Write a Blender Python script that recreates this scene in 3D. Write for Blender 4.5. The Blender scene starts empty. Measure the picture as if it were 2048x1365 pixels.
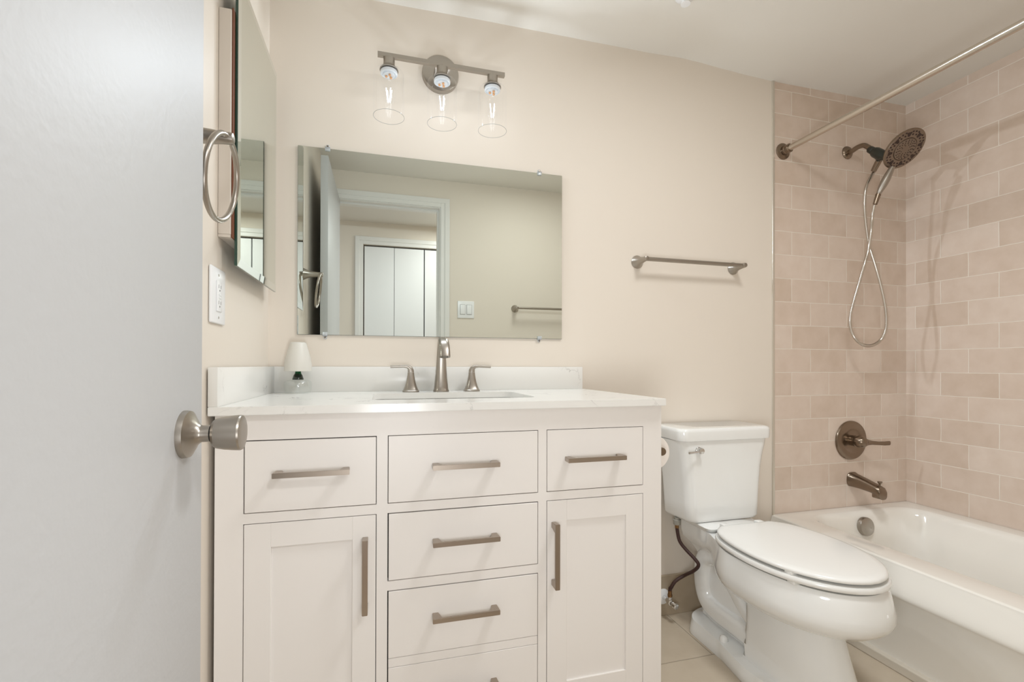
import bpy, bmesh, math
from mathutils import Vector, Matrix
from math import sin, cos, pi, radians, sqrt

SC = bpy.context.scene
COL = SC.collection

# ------------------------------------------------------------------ camera
CAM = Vector((.3615, -1.7027, 1.0208))
F_PX, YAW, PITCH, ROLL, Y0 = 942.2243, .2684, .0047, .0021, 726.5508
_r = Vector((cos(YAW), -sin(YAW), 0))
_f = Vector((sin(YAW)*cos(PITCH), cos(YAW)*cos(PITCH), sin(PITCH)))
_u = Vector((-sin(YAW)*sin(PITCH), -cos(YAW)*sin(PITCH), cos(PITCH)))
_r2 = cos(ROLL)*_r + sin(ROLL)*_u
_u2 = cos(ROLL)*_u - sin(ROLL)*_r
cam_d = bpy.data.cameras.new('camera')
cam = bpy.data.objects.new('camera', cam_d)
COL.objects.link(cam)
cam_d.sensor_width = 36
cam_d.lens = F_PX/2048*36
cam_d.shift_y = (Y0-682.5)/2048
cam_d.clip_start = .01
M = Matrix((_r2, _u2, -_f)).transposed().to_4x4()
M.translation = CAM
cam.matrix_world = M
SC.camera = cam

# ------------------------------------------------------------------ world, exposure, room light
w = bpy.data.worlds.new('world')
SC.world = w
w.use_nodes = True
w.node_tree.nodes['Background'].inputs[0].default_value = (.9, .93, 1, 1)
w.node_tree.nodes['Background'].inputs[1].default_value = .5
SC.view_settings.view_transform = 'Standard'
SC.view_settings.look = 'None'
SC.view_settings.gamma = 1
SC.view_settings.use_curve_mapping = False
SC.view_settings.exposure = 0.54

BULB_W = 3.8      # watts of each vanity bulb
HALL_FILL_W = 8.0
CAM_FILL_W = 2.8
CEIL_FILL_W = 4.8


def even(d, smooth=0):
    """soften how fast a lamp's light dies away with distance"""
    d.use_nodes = True
    n = d.node_tree.nodes
    f = n.new('ShaderNodeLightFalloff')
    f.inputs['Strength'].default_value = 1
    f.inputs['Smooth'].default_value = smooth
    d.node_tree.links.new(f.outputs['Linear'], n['Emission'].inputs['Strength'])


def area(name, loc, size, power, col, rot=(0, 0, 0), size_y=None):
    d = bpy.data.lights.new(name, 'AREA')
    d.energy = power
    d.color = col
    d.size = size
    even(d)
    if size_y:
        d.shape = 'RECTANGLE'
        d.size_y = size_y
    else:
        d.shape = 'DISK'
    o = bpy.data.objects.new(name, d)
    COL.objects.link(o)
    o.location = loc
    o.rotation_euler = rot
    return o


area('ceiling_fill_light', (1.35, -.98, 2.262), .36, CEIL_FILL_W, (.95, .98, 1))  # added to brighten the bathroom from above, out of view
# added soft fill light just below the camera, turned right of its view
area('camera_fill_light', (.42, -1.65, .80), .32, CAM_FILL_W, (.95, .98, 1), (radians(92), 0, -YAW-.35))
area('hall_fill_light', (.95, -2.05, 2.185), .30, HALL_FILL_W, (.95, .98, 1))  # added to brighten the hall and doorway, out of view

# ------------------------------------------------------------------ materials


def srgb(r, g, b):
    def f(v):
        v /= 255
        return v/12.92 if v <= .04045 else ((v+.055)/1.055)**2.4
    return (f(r), f(g), f(b), 1)


def mat(name, col, rough=.5, metal=0, spec=.5, coat=0, bump=None, aniso=0, emis=None, trans=0, sss=0):
    m = bpy.data.materials.new(name)
    m.use_nodes = True
    n = m.node_tree.nodes
    l = m.node_tree.links
    b = n['Principled BSDF']
    b.inputs['Base Color'].default_value = col
    b.inputs['Roughness'].default_value = rough
    b.inputs['Metallic'].default_value = metal
    b.inputs['Specular IOR Level'].default_value = spec
    b.inputs['Coat Weight'].default_value = coat
    b.inputs['Coat Roughness'].default_value = .05
    if aniso:
        b.inputs['Anisotropic'].default_value = aniso
    if trans:
        b.inputs['Transmission Weight'].default_value = trans
    if sss:
        b.inputs['Subsurface Weight'].default_value = sss
        b.inputs['Subsurface Radius'].default_value = (.02, .02, .02)
    if emis:
        b.inputs['Emission Color'].default_value = emis[0]
        b.inputs['Emission Strength'].default_value = emis[1]
    if bump:
        scale, strength, dist = bump[:3]
        t = n.new('ShaderNodeTexNoise')
        t.inputs['Scale'].default_value = scale
        t.inputs['Detail'].default_value = 2
        g = n.new('ShaderNodeNewGeometry')
        mp = n.new('ShaderNodeMapping')
        if len(bump) > 3:
            mp.inputs['Scale'].default_value = bump[3]
        l.new(g.outputs['Position'], mp.inputs[0])
        l.new(mp.outputs[0], t.inputs['Vector'])
        bp = n.new('ShaderNodeBump')
        bp.inputs['Strength'].default_value = strength
        bp.inputs['Distance'].default_value = dist
        l.new(t.outputs['Fac'], bp.inputs['Height'])
        l.new(bp.outputs[0], b.inputs['Normal'])
    return m


def glass_mat(name, tint=(1, 1, 1, 1), rough=.02, base=.04, edge=.55):
    """thin clear glass: passes light straight through, mirrors more at the grazing rim"""
    m = bpy.data.materials.new(name)
    m.use_nodes = True
    n = m.node_tree.nodes
    l = m.node_tree.links
    n.remove(n['Principled BSDF'])
    out = n['Material Output']
    tr = n.new('ShaderNodeBsdfTransparent')
    tr.inputs[0].default_value = tint
    gl = n.new('ShaderNodeBsdfGlossy')
    gl.inputs['Roughness'].default_value = rough
    gl.inputs['Color'].default_value = (.95, .97, 1, 1)
    lw = n.new('ShaderNodeLayerWeight')
    lw.inputs['Blend'].default_value = .25
    mr = n.new('ShaderNodeMapRange')
    mr.inputs['To Min'].default_value = base
    mr.inputs['To Max'].default_value = edge
    mx = n.new('ShaderNodeMixShader')
    l.new(lw.outputs['Facing'], mr.inputs['Value'])
    pw = n.new('ShaderNodeMath')
    pw.operation = 'POWER'
    pw.inputs[1].default_value = 3
    l.new(lw.outputs['Facing'], pw.inputs[0])
    l.new(pw.outputs[0], mr.inputs['Value'])
    l.new(mr.outputs[0], mx.inputs[0])
    l.new(tr.outputs[0], mx.inputs[1])
    l.new(gl.outputs[0], mx.inputs[2])
    l.new(mx.outputs[0], out.inputs[0])
    return m


def tile_mat(name, axis, u0, z0, L, H, cols, grout, gw=.0022, stagger=True, rough=.22, bumpd=.0012, zparity=0):
    """running-bond ceramic tile laid out in metres from the wall's own coordinates"""
    m = bpy.data.materials.new(name)
    m.use_nodes = True
    n = m.node_tree.nodes
    l = m.node_tree.links
    b = n['Principled BSDF']
    b.inputs['Roughness'].default_value = rough

    def N(t, **k):
        q = n.new(t)
        for a, v in k.items():
            setattr(q, a, v)
        return q

    def math(op, a, bb=None, c=None):
        q = N('ShaderNodeMath', operation=op)
        for i, v in enumerate((a, bb, c)):
            if v is None:
                continue
            if isinstance(v, (int, float)):
                q.inputs[i].default_value = v
            else:
                l.new(v, q.inputs[i])
        return q.outputs[0]
    g = N('ShaderNodeNewGeometry')
    wob = N('ShaderNodeTexNoise')
    wob.inputs['Scale'].default_value = 9
    l.new(g.outputs['Position'], wob.inputs['Vector'])
    wv = math('MULTIPLY', math('SUBTRACT', wob.outputs['Fac'], .5), .004)
    s = N('ShaderNodeSeparateXYZ')
    l.new(g.outputs['Position'], s.inputs[0])
    U = s.outputs[{'X': 0, 'Y': 1}[axis[0]]]
    V = s.outputs[{'Z': 2, 'Y': 1}[axis[1]]]
    v = math('DIVIDE', math('SUBTRACT', math('ADD', V, wv), z0), H)
    row = math('FLOOR', v)
    fv = math('SUBTRACT', v, row)
    par = math('MULTIPLY', math('MODULO', math('ADD', row, 1000 + zparity), 2), .5 if stagger else 0)
    u = math('ADD', math('DIVIDE', math('SUBTRACT', math('ADD', U, wv), u0), L), par)
    colm = math('FLOOR', u)
    fu = math('SUBTRACT', u, colm)
    du = math('MULTIPLY', math('MINIMUM', fu, math('SUBTRACT', 1, fu)), L)
    dv = math('MULTIPLY', math('MINIMUM', fv, math('SUBTRACT', 1, fv)), H)
    d = math('MINIMUM', du, dv)
    mr = N('ShaderNodeMapRange', interpolation_type='SMOOTHSTEP')
    mr.inputs['From Min'].default_value = gw*.35
    mr.inputs['From Max'].default_value = gw*.9
    l.new(d, mr.inputs['Value'])
    mask = mr.outputs[0]
    cv = N('ShaderNodeCombineXYZ')
    l.new(row, cv.inputs[0])
    l.new(colm, cv.inputs[1])
    wn = N('ShaderNodeTexWhiteNoise', noise_dimensions='3D')
    l.new(cv.outputs[0], wn.inputs[0])
    cr = N('ShaderNodeValToRGB')
    cr.color_ramp.elements[0].color = cols[0]
    cr.color_ramp.elements[1].color = cols[2]
    e = cr.color_ramp.elements.new(.5)
    e.color = cols[1]
    # cloudy glaze, shifted per tile
    ns = N('ShaderNodeTexNoise')
    ns.inputs['Scale'].default_value = 14
    ns.inputs['Detail'].default_value = 4
    ns.inputs['Roughness'].default_value = .55
    va = N('ShaderNodeVectorMath', operation='ADD')
    vm = N('ShaderNodeVectorMath', operation='SCALE')
    vm.inputs['Scale'].default_value = 30
    l.new(wn.outputs['Color'], vm.inputs[0])
    l.new(vm.outputs[0], va.inputs[0])
    l.new(g.outputs['Position'], va.inputs[1])
    l.new(va.outputs[0], ns.inputs['Vector'])
    t = math('ADD', math('MULTIPLY', wn.outputs['Value'], .55), math('MULTIPLY', ns.outputs['Fac'], .9))
    t = math('SUBTRACT', t, .22)
    l.new(t, cr.inputs[0])
    mx = N('ShaderNodeMix', data_type='RGBA')
    mx.inputs[6].default_value = grout
    l.new(mask, mx.inputs[0])
    l.new(cr.outputs[0], mx.inputs[7])
    l.new(mx.outputs[2], b.inputs['Base Color'])
    rr = N('ShaderNodeMapRange')
    rr.inputs['To Min'].default_value = .8
    rr.inputs['To Max'].default_value = rough
    l.new(mask, rr.inputs['Value'])
    l.new(rr.outputs[0], b.inputs['Roughness'])
    h = math('ADD', mask, math('MULTIPLY', ns.outputs['Fac'], .35))
    bp = N('ShaderNodeBump')
    bp.inputs['Distance'].default_value = bumpd
    bp.inputs['Strength'].default_value = .6
    l.new(h, bp.inputs['Height'])
    l.new(bp.outputs[0], b.inputs['Normal'])
    return m


def quartz_mat():
    m = mat('quartz', srgb(236, 234, 229), .2)
    n = m.node_tree.nodes
    l = m.node_tree.links
    b = n['Principled BSDF']
    g = n.new('ShaderNodeNewGeometry')
    mp = n.new('ShaderNodeMapping')
    mp.inputs['Rotation'].default_value = (.3, .75, .5)
    l.new(g.outputs['Position'], mp.inputs[0])
    a = n.new('ShaderNodeTexNoise')
    a.inputs['Scale'].default_value = 3.1
    a.inputs['Detail'].default_value = 7
    a.inputs['Roughness'].default_value = .62
    a.inputs['Distortion'].default_value = .8
    l.new(mp.outputs[0], a.inputs['Vector'])
    ab = n.new('ShaderNodeMath')
    ab.operation = 'SUBTRACT'
    ab.inputs[1].default_value = .5
    l.new(a.outputs['Fac'], ab.inputs[0])
    ab2 = n.new('ShaderNodeMath')
    ab2.operation = 'ABSOLUTE'
    l.new(ab.outputs[0], ab2.inputs[0])
    vein = n.new('ShaderNodeMapRange')
    vein.inputs['From Min'].default_value = 0
    vein.inputs['From Max'].default_value = .008
    vein.inputs['To Min'].default_value = 1
    vein.inputs['To Max'].default_value = 0
    l.new(ab2.outputs[0], vein.inputs['Value'])
    p = n.new('ShaderNodeTexNoise')
    p.inputs['Scale'].default_value = 7
    p.inputs['Detail'].default_value = 3
    l.new(g.outputs['Position'], p.inputs['Vector'])
    pr = n.new('ShaderNodeMapRange')
    pr.inputs['From Min'].default_value = .5
    pr.inputs['From Max'].default_value = .7
    l.new(p.outputs['Fac'], pr.inputs['Value'])
    mu = n.new('ShaderNodeMath')
    mu.operation = 'MULTIPLY'
    l.new(vein.outputs[0], mu.inputs[0])
    l.new(pr.outputs[0], mu.inputs[1])
    mx = n.new('ShaderNodeMix')
    mx.data_type = 'RGBA'
    mx.inputs[6].default_value = srgb(236, 234, 229)
    mx.inputs[7].default_value = srgb(176, 172, 168)
    l.new(mu.outputs[0], mx.inputs[0])
    l.new(mx.outputs[2], b.inputs['Base Color'])
    return m


def floor_mat():
    m = tile_mat('floor_tile', 'XY', 1.488-.305*6, -.2824-.61*4, .61, .305,
                 (srgb(184, 170, 150), srgb(196, 182, 162), srgb(205, 192, 173)), srgb(160, 148, 130), gw=.003, rough=.38, bumpd=.0008)
    return m


WALL = mat('wall_paint', srgb(228, 218, 205), .6, bump=(260, .12, .0006))
WALL_L = mat('wall_paint_satin', srgb(228, 218, 205), .45, bump=(220, .16, .0007))
CEIL = mat('ceiling_paint', srgb(232, 228, 220), .8, bump=(120, .15, .0008))
TRIM = mat('trim_paint', srgb(232, 230, 226), .35)
DOORM = mat('door_paint', srgb(192, 192, 192), .52, bump=(75, .22, .0022, (1, 1, 1)))
CLOSET = mat('closet_paint', srgb(236, 236, 236), .4)
CABM = mat('cabinet_paint', srgb(237, 232, 227), .38)
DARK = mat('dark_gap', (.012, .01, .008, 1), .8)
NICKEL = mat('brushed_nickel', srgb(170, 163, 154), .34, 1, aniso=.4)
NICKEL_D = mat('brushed_nickel_dark', srgb(140, 125, 110), .27, 1, aniso=.4)
PULL = mat('pull_nickel', srgb(172, 160, 148), .33, 1)
CHROME = mat('chrome', srgb(225, 225, 225), .08, 1)
PORC = mat('porcelain', srgb(240, 240, 237), .09, coat=.6)
SEATM = mat('seat_plastic', srgb(240, 239, 235), .16)
TUBM = mat('tub_enamel', srgb(242, 238, 230), .1, coat=.5)
BASIN = mat('basin_ceramic', srgb(244, 242, 238), .12)
MIRROR = mat('mirror_silver', (.76, .80, .75, 1), .0, 1)
MBEVEL = mat('mirror_bevel', (.84, .88, .86, 1), .02, 1)
MEDGE = mat('mirror_edge_green', srgb(22, 62, 50), .15, coat=.5)
MBACK = mat('mirror_back', srgb(120, 120, 112), .6)
RUST = mat('rusty_steel', srgb(112, 62, 34), .7, bump=(300, .4, .001))
STEEL = mat('painted_steel', srgb(214, 204, 192), .4)
PLASTIC = mat('white_plastic', srgb(240, 240, 240), .25)
SLOT = mat('slot_dark', srgb(70, 66, 64), .5)
RUBBER = mat('dark_polymer', srgb(36, 38, 30), .35)
NOZZLE = mat('nozzle_dark', srgb(52, 34, 28), .5)
HEADF = mat('shower_face', srgb(138, 123, 110), .38, .8)
HOSEB = mat('braided_brown', srgb(58, 32, 26), .5, bump=(900, .7, .0008))
BRASS = mat('brass_fitting', srgb(150, 118, 84), .3, 1)
NUT = mat('grey_nut', srgb(150, 146, 136), .4)
PAPER = mat('tissue_paper', srgb(240, 232, 224), .95, bump=(500, .3, .0006))
CARD = mat('cardboard_core', srgb(170, 140, 110), .9)
CAULK = mat('caulk_strip', srgb(214, 206, 192), .5)
SCHL = mat('edge_trim_metal', srgb(214, 208, 196), .3, .6)
GLASS = glass_mat('clear_glass', base=.02, edge=.95)
BULBG = glass_mat('bulb_glass', base=.01, edge=.12)
CLIPM = mat('clear_plastic', srgb(236, 240, 242), .08, trans=.55)
FROST = mat('frosted_shade', srgb(240, 236, 227), .35, trans=.25, sss=.3)
CLEARB = glass_mat('clear_holder', tint=(.97, .98, .97, 1), rough=.1, base=.10, edge=.35)
GREENG = mat('green_glass', srgb(8, 92, 48), .08, trans=.35, coat=.5)
GREEND = mat('dark_green_base', srgb(18, 32, 20), .15, coat=.5)
FIL = mat('filament', (1, 1, 1, 1), .5, emis=((.92, .95, 1, 1), 6))
LEDC = mat('led_collar', srgb(226, 232, 238), .3)
AMBER = mat('amber_chip', srgb(232, 178, 128), .4)
GLASSEDGE = mat('glass_edge', srgb(150, 152, 150), .1, coat=.5)
RODM = mat('rod_nickel', srgb(204, 195, 184), .24, 1)
HOSEM = mat('hose_steel', srgb(206, 200, 192), .22, 1)
FILLG = mat('fill_lamp_glow', srgb(255, 250, 240), .5, emis=((1, .95, .88, 1), 1.0))  # glow of the added fill lamps
QUARTZ = quartz_mat()
TCOL = (srgb(204, 184, 166), srgb(217, 199, 184), srgb(227, 212, 199))
TGROUT = srgb(238, 229, 217)
TILE_B = tile_mat('tile_back', 'XZ', 2.1290-.2116*4 - .1058, .362, .2116, .1049, TCOL, TGROUT, zparity=0)
TILE_R = tile_mat('tile_right', 'YZ', -.042-.2116*20, .362, .2116, .1049, TCOL, TGROUT, zparity=0)
BASET = tile_mat('tile_base', 'XZ', 1.36, -.5, .305, .80, (srgb(168, 152, 130), srgb(176, 160, 138), srgb(184, 168, 148)), srgb(140, 126, 104), stagger=False)
FLOORM = floor_mat()

# ------------------------------------------------------------------ helpers


def link(name, bm, m, parent=None, smooth=False, angle=35, mw=None):
    me = bpy.data.meshes.new(name)
    bmesh.ops.recalc_face_normals(bm, faces=bm.faces[:])
    bm.to_mesh(me)
    bm.free()
    mats = m if isinstance(m, (list, tuple)) else [m]
    for q in mats:
        me.materials.append(q)
    if smooth:
        me.polygons.foreach_set('use_smooth', [True]*len(me.polygons))
        me.set_sharp_from_angle(angle=radians(angle))
    o = bpy.data.objects.new(name, me)
    COL.objects.link(o)
    if parent:
        o.parent = parent
        o.matrix_parent_inverse = Matrix.Translation(-world_loc(parent))
    if mw is not None:
        o.matrix_world = mw
    return o


def world_loc(o):
    v = Vector(o.location)
    return v


def base(name, loc, label=None, cat=None, group=None, kind=None):
    o = bpy.data.objects.new(name, None)
    o.empty_display_size = .05
    COL.objects.link(o)
    o.location = loc
    tag(o, label, cat, group, kind)
    return o


def tag(o, label=None, cat=None, group=None, kind=None):
    if label:
        o['label'] = label
    if cat:
        o['category'] = cat
    if group:
        o['group'] = group
    if kind:
        o['kind'] = kind
    return o


def P(name, bm, m, parent, **k):
    """a part, built in world coordinates, kept under its thing"""
    k.setdefault('smooth', True)
    me_o = link(name, bm, m, None, **k)
    me_o.parent = parent
    # parent chain only carries translations of the top empty
    top = parent
    off = Vector((0, 0, 0))
    while top is not None:
        off += Vector(top.location)
        top = top.parent
    me_o.location = -off
    return me_o


def box(bm, x0, x1, y0, y1, z0, z1, bev=0, seg=2, mi=0):
    x0, x1 = min(x0, x1), max(x0, x1)
    y0, y1 = min(y0, y1), max(y0, y1)
    z0, z1 = min(z0, z1), max(z0, z1)
    v = [bm.verts.new(p) for p in ((x0, y0, z0), (x1, y0, z0), (x1, y1, z0), (x0, y1, z0), (x0, y0, z1), (x1, y0, z1), (x1, y1, z1), (x0, y1, z1))]
    fs = [bm.faces.new([v[i] for i in f]) for f in ((3, 2, 1, 0), (4, 5, 6, 7), (0, 1, 5, 4), (1, 2, 6, 5), (2, 3, 7, 6), (3, 0, 4, 7))]
    for f in fs:
        f.material_index = mi
    if bev:
        es = list({e for f in fs for e in f.edges})
        bmesh.ops.bevel(bm, geom=es, offset=bev, segments=seg, profile=.5, affect='EDGES')
    return bm


def bbox(*a, **k):
    return box(bmesh.new(), *a, **k)


def frame_axes(d):
    d = Vector(d).normalized()
    a = Vector((0, 0, 1)) if abs(d.z) < .9 else Vector((1, 0, 0))
    u = d.cross(a).normalized()
    v = d.cross(u).normalized()
    return u, v


def loft(bm, rings, cap=True, closed=True, mi=0):
    R = [[bm.verts.new(p) for p in r] for r in rings]
    n = len(R[0])
    for a, b in zip(R, R[1:]):
        for i in range(n if closed else n-1):
            j = (i+1) % n
            f = bm.faces.new((a[i], a[j], b[j], b[i]))
            f.material_index = mi
    if cap and closed:
        f = bm.faces.new(R[0][::-1])
        f.material_index = mi
        f = bm.faces.new(R[-1])
        f.material_index = mi
    return R


def lathe(bm, org, d, prof, n=40, cap=True, mi=0):
    """prof: (radius, distance along d)"""
    d = Vector(d).normalized()
    u, v = frame_axes(d)
    org = Vector(org)
    rings = []
    for r, h in prof:
        r = max(r, 1e-5)
        rings.append([org + d*h + (u*cos(2*pi*i/n) + v*sin(2*pi*i/n))*r for i in range(n)])
    loft(bm, rings, cap, mi=mi)
    return bm


def catmull(pts, k=8):
    pts = [Vector(p) for p in pts]
    out = []
    P_ = [pts[0]*2-pts[1]] + pts + [pts[-1]*2-pts[-2]]
    for i in range(1, len(P_)-2):
        a, b, c, d = P_[i-1], P_[i], P_[i+1], P_[i+2]
        for j in range(k):
            t = j/k
            out.append(.5*((2*b)+(-a+c)*t+(2*a-5*b+4*c-d)*t*t+(-a+3*b-3*c+d)*t**3))
    out.append(pts[-1])
    return out


def tube(bm, pts, rad, n=14, cap=True, closed=False, mi=0, sq=None):
    """sweep a circle (or the ellipse sq=(a,b)) along points; rad may be a function of 0..1"""
    pts = [Vector(p) for p in pts]
    N_ = len(pts)
    if not closed:
        t0 = (pts[1]-pts[0]).normalized()
    else:
        t0 = (pts[1]-pts[-1]).normalized()
    u, v = frame_axes(t0)
    rings = []
    prev = t0
    for i, p in enumerate(pts):
        if closed:
            t = (pts[(i+1) % N_]-pts[i-1]).normalized()
        elif i == 0:
            t = (pts[1]-pts[0]).normalized()
        elif i == N_-1:
            t = (pts[-1]-pts[-2]).normalized()
        else:
            t = (pts[i+1]-pts[i-1]).normalized()
        q = prev.rotation_difference(t)
        u = q @ u
        v = q @ v
        prev = t
        r = rad(i/(N_-1)) if callable(rad) else rad
        a, b = (r, r) if sq is None else (sq[0]*r, sq[1]*r)
        rings.append([p + u*cos(2*pi*k/n)*a + v*sin(2*pi*k/n)*b for k in range(n)])
    if closed:
        rings.append(rings[0])
        R = [[bm.verts.new(p) for p in r] for r in rings[:-1]]
        R.append(R[0])
        for a, b in zip(R, R[1:]):
            for i in range(n):
                j = (i+1) % n
                bm.faces.new((a[i], a[j], b[j], b[i]))
    else:
        loft(bm, rings, cap, mi=mi)
    return bm


def B():
    return bmesh.new()


def at(px, py, y):
    """the point on the plane Y=y that a sight line measured from the photograph meets"""
    d_ = _f + _r2*(px-1024)/F_PX - _u2*(py-Y0)/F_PX
    t = (y-CAM.y)/d_.y
    return CAM+d_*t


def struct(name, bm, m, **k):
    o = link(name, bm, m, **k)
    o['kind'] = 'structure'
    return o


def lerp_tab(tab, x):
    if x <= tab[0][0]:
        return tab[0][1]
    for (a, b), (c, d) in zip(tab, tab[1:]):
        if x <= c:
            t = (x-a)/(c-a)
            t = t*t*(3-2*t)
            return b+(d-b)*t
    return tab[-1][1]


# ------------------------------------------------------------------ room shell
W, YF, ZC = 2.82, -1.56, 2.29
TX = 2.03            # where the tile starts
JX = .753            # right jamb of the doorway
HY = -2.42           # closet wall across the hall
T = .10

struct('floor', bbox(-.1, W+.1, YF-.115, .1, -.06, 0), FLOORM)
struct('floor_hall', bbox(-1.2, 2.9, HY-.1, YF-.115, -.06, 0), mat('hall_floor', srgb(150, 120, 92), .4))

prof = [(-.1, 2.290), (.366, 2.2903), (.78, 2.297), (1.10, 2.2985), (1.40, 2.300), (1.565, 2.306), (1.65, 2.302), (1.775, 2.2935), (1.905, 2.2865), (2.03, 2.2825), (2.47, 2.2865), (2.82, 2.2915), (2.92, 2.2915)]
bm = B()
nx, ny = 60, 12
grid = []
for i in range(nx+1):
    x = -.1 + (W+.2)*i/nx
    zz = lerp_tab(prof, x)
    rowv = []
    for j in range(ny+1):
        y = .1 + (YF-.2)*j/ny
        k = math.exp(min(0, y)/.5)
        rowv.append(bm.verts.new((x, y, ZC + (zz-ZC)*k)))
    grid.append(rowv)
top = []
for i in range(nx):
    for j in range(ny):
        bm.faces.new((grid[i][j], grid[i][j+1], grid[i+1][j+1], grid[i+1][j]))
bb = bm.faces[:]
r = bmesh.ops.extrude_face_region(bm, geom=bb)
for v in r['geom']:
    if isinstance(v, bmesh.types.BMVert):
        v.co.z = 2.40
struct('ceiling', bm, CEIL, smooth=True)
struct('ceiling_hall', bbox(-1.2, 2.9, HY-.1, YF-.112, 2.215, 2.40), CEIL)

struct('wall_back', bbox(-.1, TX, 0, T, 0, 2.34), WALL)
struct('wall_back_tiled', bbox(TX, W+.1, 0, T, 0, 2.34), TILE_B)
struct('wall_right', bbox(W, W+.1, YF-.11, 0, 0, 2.34), TILE_R)
struct('wall_left', bbox(-.1, 0, YF, 0, 0, 2.34), WALL_L)
# wall with the doorway
bm = B()
box(bm, JX, W+.02, YF-.115, YF, 0, 2.34)
box(bm, -.1, .042, YF-.115, YF, 0, 2.34)
box(bm, .042, JX, YF-.115, YF, 2.115, 2.34)
struct('wall_front', bm, WALL)
# hall
DZ0 = 1.995
bm = B()
cx0, cx1 = .205, 1.66
box(bm, -1.2, cx0, HY-.1, HY, 0, 2.34)
box(bm, cx1, 2.9, HY-.1, HY, 0, 2.34)
box(bm, cx0, cx1, HY-.1, HY, 2.027, 2.34)
struct('wall_hall', bm, WALL)
struct('wall_hall_left', bbox(-1.3, -1.2, HY-.1, YF-.1, 0, 2.34), WALL)
struct('wall_hall_right', bbox(2.9, 3.0, HY-.1, YF-.1, 0, 2.34), WALL)
struct('wall_closet_shade', bbox(cx0-.05, cx1+.05, HY-.35, HY-.12, 0, 2.3), DARK)  # solid near-black block, its colour stands in for shade inside the closet

# casing round the bathroom doorway (bathroom side), with a stepped profile
bm = B()


def casing(bm, x0, x1, zt, y, sgn, wd=.06, th=.014, legs=(1, 1)):
    """flat casing with raised outer band around an opening x0..x1 up to zt; sgn = side it stands out to"""
    def b2(a0, a1, c0, c1):
        box(bm, a0, a1, y, y+sgn*th*.62, c0, c1, .002)
    if legs[1]:
        b2(x1, x1+wd, 0, zt+wd)
        box(bm, x1+wd*.45, x1+wd, y, y+sgn*th, 0, zt+wd, .003)
    if legs[0]:
        b2(x0-wd, x0, 0, zt+wd)
        box(bm, x0-wd, x0-wd*.45, y, y+sgn*th, 0, zt+wd, .003)
    b2(x0, x1, zt, zt+wd)
    box(bm, x0-(wd*.5 if legs[0] else 0), x1+wd*.5, y, y+sgn*th*.98, zt+wd*.45, zt+wd-.0004, .003)


casing(bm, .046, JX-.008, 2.104, YF, 1, legs=(0, 1))
struct('trim_1', bm, TRIM)
bm = B()   # jamb lining + stop
box(bm, JX-.016, JX, YF-.115, YF-.0002, 0, 2.115)
box(bm, .042, .052, YF-.115, YF-.0002, 0, 2.115)
box(bm, .052, JX-.016, YF-.115, YF-.0002, 2.099, 2.115)
box(bm, JX-.028, JX-.016, YF-.09, YF-.045, 0, 2.087)
box(bm, .052, JX-.016, YF-.09, YF-.045, 2.087, 2.099)
struct('trim_2', bm, TRIM)
bm = B()
casing(bm, cx0, cx1, 2.027, HY, 1, wd=.065)
struct('trim_3', bm, TRIM)
# metal edge of the tile field
struct('trim_4', bbox(TX-.010, TX+.002, -.006, .001, .362, 2.283, .0015), SCHL)
# wood strip at the foot of the tub
struct('trim_5', bbox(2.016, 2.042, YF+.02, -.012, 0, .032, .004), CAULK)
# tile base on the back wall and along it
struct('baseboard_back', bbox(1.112, 2.028, -.011, 0.001, 0, .162, .0015), BASET)
struct('baseboard_front', bbox(.82, 2.01, YF-.001, YF+.011, 0, .16, .0015), BASET)

# bathroom door, opened back along the left wall
d = bbox(.056, .0925, YF+.004, -.872, .012, 2.088, .0015)
door = struct('door_1', d, DOORM, smooth=True)
kz, ky_ = .9225, -.940
k = B()
lathe(k, (.0925, ky_, kz), (1, 0, 0), [(.0335, 0), (.0335, .003), (.0325, .0075), (.030, .0085), (.024, .0125), (.0165, .0165), (.0125, .021), (.0118, .023), (.0118, .0335)], 56)
kn = P('door_knob', k, NICKEL, door, angle=25)
k = B()
lathe(k, (.0925, ky_, kz), (1, 0, 0), [(.0122, .0335), (.0122, .036)], 40)
P('knob_collar', k, DARK, kn)
k = B()
lathe(k, (.0925, ky_, kz), (1, 0, 0), [(.014, .0358), (.0185, .0372), (.0215, .041), (.0238, .052), (.0252, .066), (.0255, .0715), (.0245, .0738), (.022, .0748), (.010, .0752), (.0001, .0752)], 56)
P('knob_grip', k, NICKEL, kn, angle=25)
k = B()
lathe(k, (.056, ky_, kz), (-1, 0, 0), [(.033, 0), (.033, .003), (.012, .010), (.0115, .014), (.0175, .016), (.0225, .024), (.024, .038), (.02, .041), (.0001, .0412)], 40)
P('back_knob', k, NICKEL, door, angle=25)

# closet bifold doors in the hall
xs = [cx0+.004, .4555, .7075, .955, 1.20, 1.43, cx1-.004]
for i in range(6):
    g0 = .0015 if i % 2 else .004
    g1 = .004 if i % 2 else .0015
    d = struct('door_%d' % (i+2), bbox(xs[i]+g0, xs[i+1]-g1, HY-.045, HY-.012, .012, 2.015, .002), CLOSET)

# ------------------------------------------------------------------ vanity
VY = -.549
van = base('vanity_cabinet', (.56, -.27, 0), 'white shaker bathroom vanity cabinet with brushed nickel bar pulls, under the quartz top', 'cabinet')
bm = B()
x0, x1 = .0125, 1.1095
l0, l1, c0, c1, r0, r1 = .0682, .3493, .3744, .7494, .7722, 1.053
zt1, zb1, zt2, zb2, zt3, zb3 = .8538, .6924, .6701, .5088, .4866, .135
fy0, fy1 = VY, VY+.020
ztop = .9095


def fr(a, b, c, d_, y0=fy0, y1=fy1):
    box(bm, a, b, y0, y1, c, d_)


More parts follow.
